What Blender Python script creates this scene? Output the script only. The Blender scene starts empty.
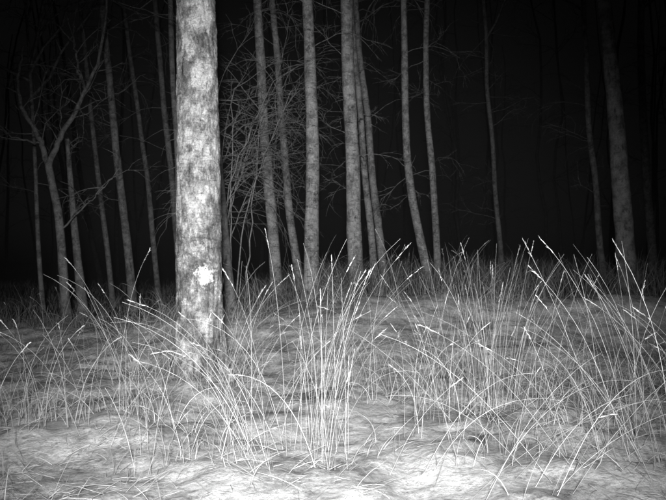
import bpy, math, numpy as np
from mathutils import Vector
rng = np.random.default_rng(7)
scene = bpy.context.scene
CAM_Z = 0.8

# ------------------------------------------------------------------ noise
def _hash(ix, iy, iz, seed):
    h = (ix.astype(np.int64)*374761393 + iy.astype(np.int64)*668265263 + iz.astype(np.int64)*2147483647 + seed*974711) & 0xffffffff
    h = ((h ^ (h >> 13))*1274126177) & 0xffffffff
    h = (h ^ (h >> 16)) & 0xffff
    return h/65535.0*2-1
def vnoise(x, y, z=None, seed=0):
    x = np.asarray(x, float); y = np.asarray(y, float)
    z = np.zeros_like(x) if z is None else np.asarray(z, float)
    x0 = np.floor(x); y0 = np.floor(y); z0 = np.floor(z)
    fx = x-x0; fy = y-y0; fz = z-z0
    fx = fx*fx*(3-2*fx); fy = fy*fy*(3-2*fy); fz = fz*fz*(3-2*fz)
    r = 0
    for dx in (0, 1):
        for dy in (0, 1):
            for dz in (0, 1):
                w = (fx if dx else 1-fx)*(fy if dy else 1-fy)*(fz if dz else 1-fz)
                r = r + w*_hash(x0+dx, y0+dy, z0+dz, seed)
    return r
def sstep(a, b, v):
    t = np.clip((v-a)/(b-a), 0, 1); return t*t*(3-2*t)

def ground_h(x, y):
    x = np.asarray(x, float); y = np.asarray(y, float)
    mult = 0.06 + 0.32*sstep(-2.6, 0.3, x)
    wob = 0.5*vnoise(x*0.6, y*0.6, seed=3)
    h = mult*sstep(5.2, 7.6, y+wob)
    far = sstep(9, 40, y)
    h = h + 0.25*far
    h = h + 0.04*vnoise(x*1.1, y*1.1, seed=11) + 0.032*vnoise(x*2.7, y*2.7, seed=12)
    h = h + 0.022*vnoise(x*7, y*7, seed=13) + 0.011*vnoise(x*17, y*17, seed=14)
    # rim of the low bank
    h = h + 0.08*np.exp(-((y+wob-7.0)/0.35)**2)*(0.6+0.6*vnoise(x*1.3, y*0.4, seed=15))
    # litter heaped round the near birch
    r = np.hypot(x+0.885, y-4.8)
    h = h + 0.05*np.exp(-(r/0.34)**2)
    return h

# ------------------------------------------------------------------ mesh helper
class MB:
    def __init__(s): s.v = []; s.q = []; s.n = 0
    def add(s, v, q):
        s.v.append(np.asarray(v, np.float32)); s.q.append(np.asarray(q, np.int32)+s.n); s.n += len(v)
    def build(s, name, mat, smooth=True):
        v = np.concatenate(s.v); q = np.concatenate(s.q)
        me = bpy.data.meshes.new(name)
        me.vertices.add(len(v)); me.vertices.foreach_set("co", v.ravel())
        me.loops.add(q.size); me.loops.foreach_set("vertex_index", q.ravel())
        me.polygons.add(len(q))
        me.polygons.foreach_set("loop_start", np.arange(0, q.size, 4, dtype=np.int32))
        me.polygons.foreach_set("loop_total", np.full(len(q), 4, np.int32))
        me.polygons.foreach_set("use_smooth", np.full(len(q), smooth, bool))
        me.update(calc_edges=True); me.validate()
        me.materials.append(mat)
        ob = bpy.data.objects.new(name, me); scene.collection.objects.link(ob)
        return ob

def tube(mb, P, R, sides=6, disp=None):
    P = np.asarray(P, float); R = np.asarray(R, float); n = len(P)
    T = np.gradient(P, axis=0); T /= np.linalg.norm(T, axis=1, keepdims=True)+1e-9
    ref = np.array([1.0, 0.07, 0.0]) if abs(T[:, 0].mean()) < 0.7 else np.array([0.05, 0.1, 1.0])
    U = np.cross(T, ref); U /= np.linalg.norm(U, axis=1, keepdims=True)+1e-9
    W = np.cross(T, U)
    a = np.linspace(0, 2*np.pi, sides, endpoint=False)
    rr = R[:, None]*np.ones((1, sides))
    dirs = U[:, None, :]*np.cos(a)[None, :, None] + W[:, None, :]*np.sin(a)[None, :, None]
    if disp is not None:
        pos = P[:, None, :] + dirs*rr[..., None]
        rr = rr + disp(pos, rr)
    V = (P[:, None, :] + dirs*rr[..., None]).reshape(-1, 3)
    i = np.arange(n-1)[:, None]*sides; j = np.arange(sides)[None, :]; j2 = (j+1) % sides
    Q = np.stack([i+j, i+j2, i+sides+j2, i+sides+j], -1).reshape(-1, 4)
    mb.add(V, Q)

def ribbons(mb, base, L, phi, th0, bend, w, M=7, stem=False, power=1.4, kink=0.15):
    """many grass blades at once, returns tips and tip tangents"""
    N = len(L)
    s = np.linspace(0, 1, M+1)
    th = th0[:, None] + bend[:, None]*s[None, :]**power + kink*np.cumsum(rng.normal(0, 0.25, (N, M+1)), 1)*0.5
    ph = phi[:, None] + np.cumsum(rng.normal(0, kink*0.5, (N, M+1)), 1)
    D = np.stack([np.sin(th)*np.cos(ph), np.sin(th)*np.sin(ph), np.cos(th)], -1)
    P = np.zeros((N, M+1, 3)); P[:, 0] = base
    P[:, 1:] = base[:, None, :] + np.cumsum(D[:, :-1]*(L[:, None]/M)[..., None], 1)
    # keep blades from sinking into the soil
    gz = ground_h(P[..., 0], P[..., 1])
    P[:, 1:, 2] = np.maximum(P[:, 1:, 2], gz[:, 1:]+0.004)
    rv = rng.normal(0, 1, (N, 1, 3)); rv[..., 2] *= 0.4
    S = np.cross(D, rv); S /= np.linalg.norm(S, axis=-1, keepdims=True)+1e-9
    prof = (1-0.92*s**2.2) if not stem else (1-0.6*s)
    ww = (w[:, None]*prof[None, :])[..., None]*0.5
    if not stem:
        V = np.stack([P-S*ww, P+S*ww], 2)              # N,M+1,2,3
        k = 2
        b = (np.arange(N)*(M+1)*k)[:, None] + (np.arange(M)*k)[None, :]
        Q = np.stack([b, b+1, b+3, b+2], -1).reshape(-1, 4)
    else:
        B = np.cross(D, S)
        vs = [P + (S*math.cos(a)+B*math.sin(a))*ww for a in (0, 2.094, 4.189)]
        V = np.stack(vs, 2); k = 3
        b = (np.arange(N)*(M+1)*k)[:, None] + (np.arange(M)*k)[None, :]
        Q = np.concatenate([np.stack([b+j, b+(j+1) % 3, b+3+(j+1) % 3, b+3+j], -1).reshape(-1, 4) for j in range(3)])
    mb.add(V.reshape(-1, 3), Q)
    return P, D

# ------------------------------------------------------------------ materials
def newmat(name):
    m = bpy.data.materials.new(name); m.use_nodes = True
    nt = m.node_tree; b = nt.nodes["Principled BSDF"]
    b.inputs["Roughness"].default_value = 0.9
    b.inputs["Specular IOR Level"].default_value = 0.15
    return m, nt, b
def N(nt, t, **kw):
    n = nt.nodes.new(t)
    for k, v in kw.items(): setattr(n, k, v)
    return n
def noise(nt, vec, scale, detail=4, rough=0.6):
    n = N(nt, "ShaderNodeTexNoise"); n.inputs["Scale"].default_value = scale
    n.inputs["Detail"].default_value = detail; n.inputs["Roughness"].default_value = rough
    nt.links.new(vec, n.inputs["Vector"]); return n.outputs["Fac"]
def mapping(nt, sc):
    tc = N(nt, "ShaderNodeTexCoord"); m = N(nt, "ShaderNodeMapping")
    m.inputs["Scale"].default_value = sc
    nt.links.new(tc.outputs["Object"], m.inputs["Vector"]); return m.outputs["Vector"]
def ramp(nt, fac, stops):
    r = N(nt, "ShaderNodeValToRGB"); e = r.color_ramp.elements
    e[0].position, c = stops[0]; e[0].color = (c, c, c, 1)
    e[1].position, c = stops[-1]; e[1].color = (c, c, c, 1)
    for p, c in stops[1:-1]:
        x = e.new(p); x.color = (c, c, c, 1)
    nt.links.new(fac, r.inputs["Fac"]); return r.outputs["Color"]
def mix(nt, fac, a, b, mode='MIX'):
    m = N(nt, "ShaderNodeMix", data_type='RGBA', blend_type=mode)
    for s, v in ((m.inputs[0], fac), (m.inputs[6], a), (m.inputs[7], b)):
        if isinstance(v, (int, float)):
            s.default_value = v if s.type == 'VALUE' else (v, v, v, 1)
        else: nt.links.new(v, s)
    return m.outputs[2]
def math_(nt, op, a, b=None):
    m = N(nt, "ShaderNodeMath", operation=op)
    for s, v in ((m.inputs[0], a), (m.inputs[1], b)):
        if v is None: continue
        if isinstance(v, (int, float)): s.default_value = v
        else: nt.links.new(v, s)
    return m.outputs[0]
def bump(nt, b, h, dist, strength=1):
    n = N(nt, "ShaderNodeBump"); n.inputs["Distance"].default_value = dist; n.inputs["Strength"].default_value = strength
    nt.links.new(h, n.inputs["Height"]); nt.links.new(n.outputs["Normal"], b.inputs["Normal"])

def bark_mat(name, light, dark, lent=0.5, patch=0.5, fine=1.0, scar=None):
    m, nt, b = newmat(name)
    iso = mapping(nt, (1, 1, 1)); hor = mapping(nt, (1, 1, 5)); ver = mapping(nt, (4, 4, 1))
    base = ramp(nt, noise(nt, iso, 8*fine, 8, 0.72), [(0.40, dark), (0.50, dark*0.45+light*0.55), (0.60, light)])
    lt = ramp(nt, noise(nt, hor, 12*fine, 5, 0.7), [(0.56, 1), (0.63, 1-lent)])
    fis = ramp(nt, noise(nt, ver, 6*fine, 6, 0.72), [(0.36, 0.4), (0.44, 1)])
    fl = ramp(nt, noise(nt, iso, 20*fine, 7, 0.8), [(0.55, 0), (0.60, 1)])
    c = mix(nt, 1.0, base, lt, 'MULTIPLY')
    c = mix(nt, 1.0, c, fis, 'MULTIPLY')
    f2 = mix(nt, 1.0, fl, patch, 'MULTIPLY')
    c = mix(nt, f2, c, min(0.8, light*1.4))
    if scar:
        # peeling: dark ragged plates low down, paler papery bark above, one bare scar
        sz = N(nt, "ShaderNodeSeparateXYZ"); nt.links.new(iso, sz.inputs[0])
        hi = N(nt, "ShaderNodeMapRange"); hi.inputs["From Min"].default_value = 0.4; hi.inputs["From Max"].default_value = 1.5
        hi.inputs["To Min"].default_value = 0.040; hi.inputs["To Max"].default_value = 0.0
        nt.links.new(sz.outputs["Z"], hi.inputs["Value"])
        pv = mapping(nt, (1.5, 1.5, 0.8))
        pn = math_(nt, 'SUBTRACT', noise(nt, pv, 5.0, 10, 0.78), hi.outputs[0])
        c = mix(nt, 1.0, c, ramp(nt, pn, [(0.44, 0.40), (0.475, 0.78), (0.505, 0.85), (0.52, 1.4)]), 'MULTIPLY')
        crack = math_(nt, 'ABSOLUTE', math_(nt, 'SUBTRACT', noise(nt, mapping(nt, (2.2, 2.2, 1)), 9, 6, 0.65), 0.5))
        c = mix(nt, 1.0, c, ramp(nt, crack, [(0.0, 0.36), (0.014, 1.0)]), 'MULTIPLY')
        d = N(nt, "ShaderNodeVectorMath", operation='DISTANCE'); nt.links.new(iso, d.inputs[0]); d.inputs[1].default_value = scar
        e = math_(nt, 'ADD', d.outputs["Value"], math_(nt, 'MULTIPLY', math_(nt, 'SUBTRACT', noise(nt, iso, 22, 6, 0.75), 0.5), 0.40))
        c = mix(nt, ramp(nt, e, [(0.045, 1), (0.065, 0)]), c, 0.80)
    g = ramp(nt, noise(nt, iso, 110, 4, 0.8), [(0.38, 0.62), (0.62, 1.2)])
    c = mix(nt, 1.0, c, g, 'MULTIPLY')
    nt.links.new(c, b.inputs["Base Color"])
    bump(nt, b, c, 0.007, 0.6)
    return m
birch_near = bark_mat("birch_bark_near", 0.46, 0.24, 0.45, 0.65, scar=(-0.83, 4.67, 0.71))
birch = bark_mat("birch_bark", 0.46, 0.17, 0.7, 0.6)
bark_dark = bark_mat("dark_bark", 0.26, 0.10, 0.3, 0.2)
bark_mid = bark_mat("grey_bark", 0.24, 0.10, 0.4, 0.4)
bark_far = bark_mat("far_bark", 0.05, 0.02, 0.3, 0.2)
twig_frost = bark_mat("twig_bark", 0.5, 0.3, 0.2, 0.3)

def grass_mat(name, lo, hi, trans=0.15):
    m, nt, b = newmat(name)
    g = N(nt, "ShaderNodeNewGeometry")
    c = ramp(nt, g.outputs["Random Per Island"], [(0, lo), (0.7, (lo+hi)/2), (1, hi)])
    c2 = mix(nt, 1.0, c, ramp(nt, noise(nt, mapping(nt, (1, 1, 1)), 22, 3), [(0.35, 0.65), (0.65, 1.15)]), 'MULTIPLY')
    nt.links.new(c2, b.inputs["Base Color"])
    b.inputs["Roughness"].default_value = 0.7
    return m
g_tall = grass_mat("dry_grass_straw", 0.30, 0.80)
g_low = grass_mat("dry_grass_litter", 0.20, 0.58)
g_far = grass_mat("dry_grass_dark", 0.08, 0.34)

m, nt, b = newmat("snowy_ground")
v = mapping(nt, (1, 1, 1))
sn = ramp(nt, noise(nt, v, 2.0, 10, 0.66), [(0.36, 0.26), (0.45, 0.50), (0.56, 0.76)])
sp = ramp(nt, noise(nt, v, 40, 6, 0.8), [(0.40, 0.62), (0.53, 1.0)])
sp2 = ramp(nt, noise(nt, mapping(nt, (1, 1.6, 1)), 11, 6, 0.75), [(0.40, 0.68), (0.48, 1.0)])
c = mix(nt, 1.0, sn, sp, 'MULTIPLY'); c = mix(nt, 1.0, c, sp2, 'MULTIPLY')
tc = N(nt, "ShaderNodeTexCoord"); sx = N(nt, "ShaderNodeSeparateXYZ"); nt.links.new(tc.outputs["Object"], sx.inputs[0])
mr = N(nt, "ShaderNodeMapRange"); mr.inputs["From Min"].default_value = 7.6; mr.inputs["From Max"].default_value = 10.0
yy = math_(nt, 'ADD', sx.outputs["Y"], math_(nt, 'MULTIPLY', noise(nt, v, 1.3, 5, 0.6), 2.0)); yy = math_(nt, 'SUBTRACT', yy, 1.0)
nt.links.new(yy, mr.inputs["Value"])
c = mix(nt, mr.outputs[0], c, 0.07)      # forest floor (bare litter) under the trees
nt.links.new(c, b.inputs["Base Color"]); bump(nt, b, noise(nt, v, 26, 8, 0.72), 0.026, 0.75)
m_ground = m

# ------------------------------------------------------------------ ground
def axis(a0, a1, step, far, g=1.12):
    c = list(np.arange(a0, a1, step)); st = step
    while c[-1] < far: st *= g; c.append(c[-1]+st)
    return c
xs = axis(0, 4.5, 0.035, 400); xs = np.array([-x for x in xs[:0:-1]]+xs)
ys = np.array([-400, -150, -60, -25, -12, -6, -3, -1.5, -0.6, 0, 0.4, 0.8]+axis(1.1, 9.5, 0.035, 600))
X, Y = np.meshgrid(xs, ys); Z = ground_h(X, Y)
nx, ny = len(xs), len(ys)
mb = MB(); i = np.arange(ny-1)[:, None]*nx; j = np.arange(nx-1)[None, :]
mb.add(np.stack([X, Y, Z], -1).reshape(-1, 3), np.stack([i+j, i+j+1, i+nx+j+1, i+nx+j], -1).reshape(-1, 4))
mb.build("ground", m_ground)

# ------------------------------------------------------------------ trees
def smooth_path(pts, n, total_h):
    """pts: (x,y,z) knots; continues upward to total_h"""
    pts = [np.array(p, float) for p in pts]
    a, b_ = pts[-2], pts[-1]
    d = (b_-a)/(b_[2]-a[2]); 
    if total_h > b_[2]:
        dz = total_h-b_[2]
        pts.append(b_+np.array([d[0]*0.5*dz*0.5, 0.05*dz*rng.normal(), dz*0.5]))
        pts.append(pts[-1]+np.array([0.06*dz*rng.normal(), 0.06*dz*rng.normal(), dz*0.5]))
    p = np.array(pts); z = np.linspace(p[0, 2], p[-1, 2], n)
    x = np.interp(z, p[:, 2], p[:, 0]); y = np.interp(z, p[:, 2], p[:, 1])
    k = max(3, n//14)//2*2+1
    def sm(a_):
        e = np.pad(a_, k//2, mode='reflect', reflect_type='odd'); return np.convolve(e, np.ones(k)/k, 'valid')
    return np.stack([sm(sm(x)), sm(sm(y)), z], 1)

def twig(mb, p0, d, L, r, depth, droop, sides=4, nsub=5, wig=0.18):
    n = 7 if depth > 0 else 5
    P = [np.array(p0, float)]; d = np.array(d, float); d /= np.linalg.norm(d)
    for k in range(n-1):
        d = d + rng.normal(0, wig, 3); d[2] -= droop*(k/n); d /= np.linalg.norm(d)
        P.append(P[-1]+d*L/(n-1))
    P = np.array(P); R = r*np.linspace(1, 0.3, n)
    tube(mb, P, R, sides)
    if depth > 0:
        for _ in range(nsub):
            t = rng.uniform(0.2, 0.98)*(n-1); k = int(t); f = t-k; k2 = min(k+1, n-1)
            q = P[k]*(1-f)+P[k2]*f
            dd = (P[k2]-P[max(k2-1, 0)]); dd = dd/(np.linalg.norm(dd)+1e-9)+rng.normal(0, 0.6, 3)
            twig(mb, q, dd, L*rng.uniform(0.3, 0.6), max(0.0018, r*0.5), depth-1, droop, 3, max(3, nsub-2), wig)

def tree(name, mat, y, knots, r0, r1, H, low=8, crown=26, lowz=(1.6, 5.5), sides=16, rough=0.07, droop=0.15, flare=0.35, rings=130, lowlen=(0.4, 1.2)):
    x0 = knots[0][0]; zb = float(ground_h(x0, y))
    pts = [(x0+(0), y, zb-0.12)]
    dy = rng.normal(0, 0.02)
    for (x, z) in knots[1:]: pts.append((x, y+dy*(z-zb), z))
    P = smooth_path(pts, rings, H)
    zt = knots[-1][1]
    z = P[:, 2]
    wg = min(1.0, H/8)*0.022
    s0 = rng.integers(1000)
    P[:, 0] += wg*vnoise(z*0.9, z*0, seed=int(s0)); P[:, 1] += wg*vnoise(z*0.9, z*0+5, seed=int(s0))
    R = np.interp(z, [zb, zt, max(H, zt+0.01)], [r0, r1, min(r1, 0.02)])
    R = R*(1+flare*np.exp(-(z-zb)/0.16))
    mb = MB()
    sd = int(rng.integers(1000))
    def disp(pos, rr):
        return rr*rough*(vnoise(pos[..., 0]*14, pos[..., 1]*14, pos[..., 2]*5, sd)+0.7*vnoise(pos[..., 0]*30, pos[..., 1]*30, pos[..., 2]*14, sd+1))
    tube(mb, P, R, sides, disp)
    def at(zz):
        return np.array([np.interp(zz, z, P[:, 0]), np.interp(zz, z, P[:, 1]), zz])
    for _ in range(low):
        zz = rng.uniform(lowz[0], min(lowz[1], H*0.9)); a = rng.uniform(0, 2*np.pi)
        twig(mb, at(zz), (math.cos(a), math.sin(a), rng.uniform(-0.1, 0.5)), rng.uniform(*lowlen), rng.uniform(0.004, 0.008), 2, droop, 4, 5)
    for _ in range(crown):
        t = rng.uniform(0, 1)**0.8; zz = H*(0.42+0.56*t); a = rng.uniform(0, 2*np.pi)
        L = (1-t)*2.2+0.6
        twig(mb, at(zz), (math.cos(a), math.sin(a), 0.7), L, 0.010+0.018*(1-t), 2, 0.2, 4, 5)
    return mb, mat, name, P, R
def finish(t):
    return t[0].build(t[2], t[1])

# the near birch
def near_birch():
    y = 4.8; x0 = -0.885; zb = float(ground_h(x0, y))
    P = smooth_path([(x0, y, zb-0.15), (-0.90, y, 0.6), (-0.90, y+0.0, 1.3), (-0.915, y, 2.0), (-0.93, y, 2.7)], 700, 14.0)
    z = P[:, 2]
    # put most rings into the lower trunk
    zz = np.concatenate([np.linspace(z[0], 3.2, 620), np.linspace(3.25, 14.0, 80)])
    P = np.stack([np.interp(zz, z, P[:, 0]), np.interp(zz, z, P[:, 1]), zz], 1); z = zz
    R = np.interp(z, [zb, 0.7, 2.6, 14], [0.168, 0.150, 0.128, 0.02]) + 0.035*np.exp(-(z-zb)/0.13)
    def disp(pos, rr):
        x, yy, w = pos[..., 0], pos[..., 1], pos[..., 2]
        d = 0.005*vnoise(x*8, yy*8, w*2.2, 5)+0.004*vnoise(x*25, yy*25, w*9, 6)
        rough = sstep(1.3, 0.2, w)*0.75+0.25
        fis = np.abs(vnoise(x*38, yy*38, w*9, 7)); d = d - 0.010*rough*np.exp(-(fis/0.16)**2)
        d = d + 0.0025*vnoise(x*60, yy*60, w*40, 8) + 0.005*np.maximum(0, vnoise(x*30, yy*30, w*25, 18))
        ang = np.arctan2(yy-P[0, 1], x-P[0, 0])
        d = d + 0.030*np.exp(-np.maximum(w-zb, 0)/0.12)*np.cos(ang*5+1.0+1.5*np.sin(ang))*(w < 1.0)
        return d
    mb = MB(); tube(mb, P, R, 150, disp)
    for _ in range(26):
        t = rng.uniform(0, 1)**0.8; h = 14*(0.35+0.63*t); a = rng.uniform(0, 2*np.pi)
        q = np.array([np.interp(h, z, P[:, 0]), np.interp(h, z, P[:, 1]), h])
        twig(mb, q, (math.cos(a), math.sin(a), 0.7), (1-t)*2.4+0.7, 0.012+0.02*(1-t), 2, 0.2, 5, 6)
    mb.build("birch_tree", birch_near)
near_birch()

T = [
 # name, mat, depth, knots(x,z), r0, r1, height, lowbranches
 ("birch_tree", birch, 8.5, [(-.25, 0), (-.24, 1.78), (-.27, 2.97), (-.30, 3.92)], .092, .062, 13, 5),
 ("birch_tree", birch, 9.0, [(.31, 0), (.265, 1.58), (.20, 2.84), (.16, 4.1)], .098, .076, 14, 8),
 ("birch_tree", birch, 10.0, [(-.76, 0), (-.88, 1.67), (-.99, 2.79), (-1.05, 4.47)], .084, .058, 13, 20),
 ("birch_tree", birch, 11.0, [(-.48, 0), (-.56, .9), (-.68, 1.45), (-.77, 2.52), (-.86, 4.07), (-.94, 4.84)], .066, .045, 12, 16),
 ("birch_tree", birch, 11.5, [(.68, 0), (.56, 1.8), (.45, 3.09), (.31, 4.7)], .060, .042, 12, 7),
 ("birch_tree", birch, 12.5, [(.90, 0), (.735, 1.89), (.58, 3.46), (.42, 5.0)], .074, .048, 13, 8),
 ("birch_tree", birch, 11.0, [(1.53, 0), (1.37, 1.14), (1.20, 1.91), (1.11, 2.99), (1.09, 4.83)], .070, .046, 12, 5),
 ("birch_tree", birch, 12.0, [(1.78, 0), (1.68, 2.0), (1.58, 3.69), (1.58, 5.2)], .062, .044, 12, 9),
 ("young_tree", bark_mid, 15.0, [(3.57, 0), (3.40, 2.52), (3.26, 4.62), (3.19, 6.3)], .054, .038, 12, 16),
 ("young_tree", bark_mid, 13.5, [(5.14, 0), (4.93, 2.35), (4.78, 4.24), (4.74, 5.75)], .062, .045, 12, 14),
 ("pine_tree", bark_dark, 9.5, [(3.94, 0), (3.84, 1.89), (3.72, 3.22), (3.59, 4.28)], .135, .085, 14, 0),
 ("pine_tree", bark_dark, 16.0, [(7.2, 0), (6.99, 3.3), (6.88, 6.7)], .10, .07, 15, 3),
 ("bare_tree", bark_mid, 12.0, [(-3.66, 0), (-3.91, 1.84), (-4.08, 3.35), (-4.25, 4.87)], .046, .034, 11, 6),
 ("bare_tree", bark_mid, 10.5, [(-2.90, 0), (-3.10, 1.71), (-3.25, 3.03), (-3.38, 4.65)], .062, .045, 12, 8),
 ("bare_tree", bark_mid, 13.0, [(-3.17, 0), (-3.39, 2.11), (-3.64, 4.11), (-3.88, 5.57)], .052, .036, 12, 9),
 ("bare_tree", bark_mid, 12.0, [(-2.53, 0), (-2.77, 2.68), (-2.99, 4.87)], .058, .042, 12, 8),
 ("bare_tree", bark_mid, 9.5, [(-1.99, 0), (-2.09, 2.29), (-2.17, 4.28)], .045, .034, 11, 1),
 ("bare_tree", bark_mid, 8.0, [(-1.11, 0), (-1.20, 1.05), (-1.32, 2.28), (-1.43, 3.7)], .055, .04, 11, 1),
 ("bare_tree", bark_mid, 10.0, [(-4.06, 0), (-4.13, 1.0), (-4.2, 2.3), (-4.3, 3.8)], .034, .02, 7, 12),
]
for (nm, mt, y, kn, r0, r1, H, low) in T:
    finish(tree(nm, mt, y, kn, r0, r1, H, low))

# the two dead trees on the left
t = tree("dead_tree", bark_mid, 9.3, [(-3.24, 0), (-3.37, 1.22), (-3.43, 1.9), (-3.47, 2.4)], .066, .025, 2.4, 0, 0)
P = t[3]
for k in range(3): twig(t[0], P[-6-k*4], (rng.normal(), rng.normal(), 0.8), 0.3, 0.01, 1, 0.0)
finish(t)
t = tree("dead_tree", bark_mid, 9.0, [(-3.34, 0), (-3.42, 1.0), (-3.46, 1.4), (-3.60, 2.05)], .060, .045, 2.06, 0, 0)
mbd = t[0]
def limb(pts, r0, r1, nt_=10, L=(0.3, 0.8)):
    pts = np.array(pts, float); n = 26
    s = np.linspace(0, 1, len(pts)); u = np.linspace(0, 1, n)
    Q = np.stack([np.interp(u, s, pts[:, k]) for k in range(3)], 1)
    for k in range(3):
        e = np.pad(Q[:, k], 2, mode='reflect', reflect_type='odd'); Q[:, k] = np.convolve(e, np.ones(5)/5, 'valid')
    Q[1:-1] += rng.normal(0, 0.008, (n-2, 3))
    tube(mbd, Q, np.linspace(r0, r1, n), 8)
    for _ in range(nt_):
        k = rng.integers(4, n-1); d = Q[k]-Q[k-1]; d /= np.linalg.norm(d)
        twig(mbd, Q[k], d+rng.normal(0, 0.8, 3), rng.uniform(*L), 0.008, 1, 0.05, 4, 4, 0.22)
limb([(-3.59, 9, 1.98), (-3.68, 9, 2.28), (-3.78, 8.95, 2.5), (-3.93, 8.9, 2.78), (-3.95, 8.9, 3.1), (-3.88, 8.9, 3.5)], .040, .012, 9)
limb([(-3.59, 9, 1.98), (-3.50, 9, 2.3), (-3.40, 9.05, 2.48), (-3.26, 9.1, 2.78), (-3.16, 9.1, 3.0), (-2.97, 9.1, 3.42), (-2.87, 9.1, 4.1), (-2.95, 9.1, 5.0)], .040, .010, 18)
limb([(-3.16, 9.1, 3.0), (-3.3, 9.2, 3.25), (-3.32, 9.2, 3.6), (-3.6, 9.2, 3.9)], .022, .008, 8)
limb([(-3.43, 9, 1.2), (-3.1, 8.9, 1.5), (-2.9, 8.8, 1.62), (-2.6, 8.7, 1.95)], .012, .004, 6)
limb([(-3.68, 9, 2.3), (-4.0, 9, 2.35), (-4.3, 9, 2.55), (-4.6, 9, 2.5)], .014, .005, 7)
finish(t)

# arching bare shrub behind the near birch
mbb = MB()
for _ in range(11):
    bx = -1.40+rng.normal(0, 0.12); by = 9.3+rng.normal(0, 0.3); h0 = float(ground_h(bx, by))
    n = 14; s = np.linspace(0, 1, n); Hh = rng.uniform(1.9, 3.5); reach = rng.uniform(-0.1, 0.8)
    Q = np.stack([bx+reach*s**1.8, by+rng.uniform(-.6, .6)*s**1.5, h0-0.03+Hh*s*(1-0.1*s)], 1)+rng.normal(0, 0.014, (n, 3))
    tube(mbb, Q, np.linspace(0.011, 0.0035, n), 5)
    for _ in range(12):
        k = rng.integers(7, n)
        twig(mbb, Q[k], (rng.normal(0.5, 0.8), rng.normal(0, 0.5), rng.uniform(-0.2, 1.0)), rng.uniform(0.3, 1.15), 0.0042, 1, rng.uniform(0.1, 0.6), 3, 6, 0.17)
mbb.build("bare_shrub", twig_frost)

# distant mass of trees
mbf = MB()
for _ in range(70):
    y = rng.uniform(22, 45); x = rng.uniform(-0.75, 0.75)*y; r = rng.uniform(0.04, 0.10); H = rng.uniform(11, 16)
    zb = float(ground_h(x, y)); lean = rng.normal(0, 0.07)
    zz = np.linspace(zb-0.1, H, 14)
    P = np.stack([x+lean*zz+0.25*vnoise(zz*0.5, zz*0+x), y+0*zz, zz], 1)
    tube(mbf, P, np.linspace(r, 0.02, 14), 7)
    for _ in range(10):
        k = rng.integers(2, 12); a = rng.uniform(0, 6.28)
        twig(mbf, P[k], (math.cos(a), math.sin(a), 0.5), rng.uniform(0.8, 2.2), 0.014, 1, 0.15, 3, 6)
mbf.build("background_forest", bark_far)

# ------------------------------------------------------------------ grass
rng = np.random.default_rng(33)
def b3(x, y): return np.stack([x, y, ground_h(x, y)-0.005], -1)

# flattened litter
mb = MB()
n = 26000
y = 1.2+ (rng.uniform(0, 1, n)**1.2)*8.0; x = rng.uniform(-1, 1, n)*(1.2+y*0.55)
keep = vnoise(x*1.7, y*1.7, seed=31)+0.6*vnoise(x*5, y*5, seed=32)+rng.uniform(-.6, .6, n) > 0.30
x, y = x[keep], y[keep]; n = len(x)
ribbons(mb, b3(x, y), rng.uniform(0.05, 0.20, n), rng.uniform(0, 6.28, n), rng.uniform(0.8, 1.55, n), rng.uniform(0, 0.9, n), rng.uniform(0.0013, 0.0028, n), 4, kink=0.5)
mb.build("grass_litter", g_low)

# medium grass, clumped
mb = MB()
n = 16000
y = 1.9+(rng.uniform(0, 1, n)**0.9)*6.6; x = rng.uniform(-1, 1, n)*(1.0+y*0.52)
keep = vnoise(x*1.6, y*1.6, seed=41)*1.2+0.9*vnoise(x*5, y*5, seed=42)+rng.uniform(-.4, .4, n) > 0.72-0.22*sstep(3.4, 4.4, y)+0.25*sstep(5.2, 6.2, y)
x, y = x[keep], y[keep]
# tussock litter round the foot of the near birch
na = 240; aa = rng.uniform(0, 6.28, na); ra = rng.uniform(0.19, 0.42, na)
x = np.concatenate([x, -0.885+ra*np.cos(aa)]); y = np.concatenate([y, 4.8+ra*np.sin(aa)]); n = len(x)
ribbons(mb, b3(x, y), rng.uniform(0.12, 0.42, n)*(0.6+0.4*sstep(2, 4.5, y)), rng.uniform(0, 6.28, n), np.abs(rng.normal(0, 0.4, n)), rng.uniform(0.3, 2.2, n), rng.uniform(0.0016, 0.0032, n), 7)
mb.build("low_grass", g_low)

# far grass under the trees
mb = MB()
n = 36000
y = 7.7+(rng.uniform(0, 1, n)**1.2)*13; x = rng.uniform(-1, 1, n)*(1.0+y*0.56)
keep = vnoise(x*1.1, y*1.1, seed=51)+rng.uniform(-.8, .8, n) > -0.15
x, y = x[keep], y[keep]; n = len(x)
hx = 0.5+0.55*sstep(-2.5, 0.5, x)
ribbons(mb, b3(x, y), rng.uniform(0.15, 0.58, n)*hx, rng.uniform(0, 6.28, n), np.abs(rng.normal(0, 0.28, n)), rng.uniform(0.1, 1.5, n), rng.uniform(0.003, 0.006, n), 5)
mb.build("forest_grass", g_far)

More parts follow.
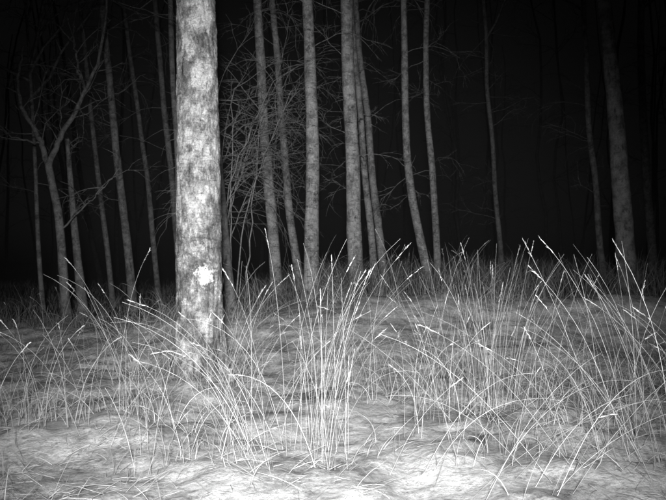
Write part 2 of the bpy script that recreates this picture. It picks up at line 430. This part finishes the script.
# tall clumps with seed heads
def tall(mb, cx, cy, sx, sy, n, L, lean, phi0=None, spread=0.5, bend=(0.1, 0.8), w=(0.0016, 0.0034), heads=0.35):
    x = cx+rng.normal(0, sx, n); y = cy+rng.normal(0, sy, n)
    phi = rng.uniform(0, 6.28, n) if phi0 is None else phi0+rng.normal(0, spread, n)
    P, D = ribbons(mb, b3(x, y), rng.uniform(*L, n), phi, np.abs(rng.normal(lean, 0.12, n)), rng.uniform(*bend, n), rng.uniform(*w, n), 12, stem=True, power=1.7, kink=0.08)
    sel = np.where(rng.uniform(0, 1, n) < heads)[0]
    if len(sel) == 0: return
    nb = 12
    for k in range(nb):
        f = 0.90+0.10*k/nb; idx = f*12; a = int(min(idx, 11)); fr = idx-a
        q = P[sel, a]*(1-fr)+P[sel, a+1]*fr
        d = D[sel, 11]; ph = np.arctan2(d[:, 1], d[:, 0])+rng.normal(0, 0.35, len(sel)); th = np.arccos(np.clip(d[:, 2], -1, 1))+rng.normal(0, 0.17, len(sel))
        m_ = len(sel)
        ribbons(mb, q, rng.uniform(0.008, 0.020, m_), ph, th, rng.uniform(-.2, .3, m_), rng.uniform(0.0022, 0.0038, m_), 3, kink=0.05)

R_, L_ = 0.0, math.pi
mb = MB()
tall(mb, -0.10, 3.1, .07, .10, 28, (.4, 1.0), .10, None, bend=(0.05, .8))
tall(mb, -0.04, 3.3, .07, .12, 14, (.4, .98), .13, R_, bend=(0.1, .9))
tall(mb, -0.28, 2.9, .06, .10, 18, (.4, .9), .26, L_, .5, bend=(0.5, 1.6))
tall(mb, 0.84, 4.0, .13, .15, 44, (.45, 1.02), .08, None, bend=(0.0, .5))
tall(mb, 1.04, 3.9, .09, .15, 18, (.5, 1.0), .14, R_, bend=(0.1, .7))
tall(mb, 0.66, 4.2, .09, .15, 12, (.5, .95), .18, L_, .6, bend=(0.2, 1.1))
tall(mb, 1.32, 2.9, .09, .12, 18, (.65, 1.0), .24, L_, .4, bend=(0.1, .8))
tall(mb, 1.62, 3.5, .16, .18, 16, (.6, 1.0), .12, None, bend=(0.0, .9))
tall(mb, 0.70, 2.5, .16, .12, 10, (.5, .85), .6, R_, .5, bend=(0.5, 1.2))
tall(mb, 0.30, 2.7, .12, .12, 7, (.4, .7), .6, R_, .6, bend=(0.5, 1.3))
tall(mb, 0.95, 2.6, .2, .12, 7, (.6, .9), .5, L_, .4, bend=(0.4, 1.1))
tall(mb, -1.35, 3.4, .18, .18, 20, (.35, .66), .14, None, bend=(0.1, 1.1))
tall(mb, -0.95, 3.2, .15, .15, 10, (.4, .7), .28, None, .6, bend=(0.4, 1.4))
tall(mb, -0.62, 3.9, .10, .10, 9, (.5, .95), .22, R_, .8, bend=(0.3, 1.4))
tall(mb, -1.15, 4.1, .10, .12, 14, (.5, .95), .2, L_, 1.2, bend=(0.4, 1.3))
tall(mb, -0.45, 3.6, .10, .12, 10, (.5, .85), .3, R_, .6, bend=(0.5, 1.5))
tall(mb, 0.35, 3.8, .2, .2, 12, (.45, .85), .22, None, .6, bend=(0.2, 1.3))
# scattered singles and small tufts
for _ in range(80):
    cy = rng.uniform(2.8, 8.5); cx = rng.uniform(-.55, .55)*cy
    if abs(cx/cy+0.19) < 0.05 and cy < 4.8: continue
    hs = 0.72 if cx < -0.2*cy else 0.98
    tall(mb, cx, cy, .06, .06, int(rng.integers(1, 7)), (.3*hs, .85*hs), .22, None, bend=(0.2, 1.5))
mb.build("tall_grass", g_tall, True)

# ------------------------------------------------------------------ night mist hanging between the trees
bpy.ops.mesh.primitive_cube_add(size=1, location=(0, 26, 5))
mist = bpy.context.object; mist.name = "mist"; mist.scale = (60, 41, 12)
mm = bpy.data.materials.new("mist"); mm.use_nodes = True; nt = mm.node_tree
nt.nodes.remove(nt.nodes["Principled BSDF"])
vs = nt.nodes.new("ShaderNodeVolumeScatter"); vs.inputs["Density"].default_value = 0.0035; vs.inputs["Anisotropy"].default_value = 0.0
nt.links.new(vs.outputs[0], nt.nodes["Material Output"].inputs["Volume"])
mist.data.materials.append(mm)

# ------------------------------------------------------------------ light
sun = bpy.data.lights.new("moonlight", 'SUN'); sun.energy = 0.004; sun.angle = math.radians(0.5)
so = bpy.data.objects.new("moonlight", sun); so.rotation_euler = (math.radians(50), 0, math.radians(40)); scene.collection.objects.link(so)
sp = bpy.data.lights.new("infrared_flash", 'SPOT'); sp.energy = 2550; sp.spot_size = math.radians(57); sp.spot_blend = 1.0; sp.shadow_soft_size = 0.10
fo = bpy.data.objects.new("infrared_flash", sp); fo.location = (0.03, -0.7, 1.12)
fo.rotation_euler = (math.radians(85.2), 0, math.radians(1.0)); scene.collection.objects.link(fo)

w = bpy.data.worlds.new("World"); scene.world = w; w.use_nodes = True
nt = w.node_tree; bg = nt.nodes["Background"]
sky = nt.nodes.new("ShaderNodeTexSky"); sky.sky_type = 'NISHITA'; sky.sun_disc = False
sky.sun_elevation = math.radians(2); sky.sun_rotation = math.radians(140)
bw = nt.nodes.new("ShaderNodeRGBToBW"); nt.links.new(sky.outputs[0], bw.inputs[0]); nt.links.new(bw.outputs[0], bg.inputs[0])
bg.inputs["Strength"].default_value = 0.0015

# ------------------------------------------------------------------ camera
cam = bpy.data.cameras.new("camera"); cam.lens = 38.6; cam.sensor_width = 36; cam.clip_end = 2000; cam.clip_start = 0.05
cam.dof.use_dof = True; cam.dof.focus_distance = 1.8; cam.dof.aperture_fstop = 16
co = bpy.data.objects.new("camera", cam); co.location = (0, 0, CAM_Z); co.rotation_euler = (math.radians(90.95), 0, 0)
scene.collection.objects.link(co); scene.camera = co
scene.view_settings.view_transform = 'Standard'; scene.view_settings.look = 'None'; scene.view_settings.exposure = 0
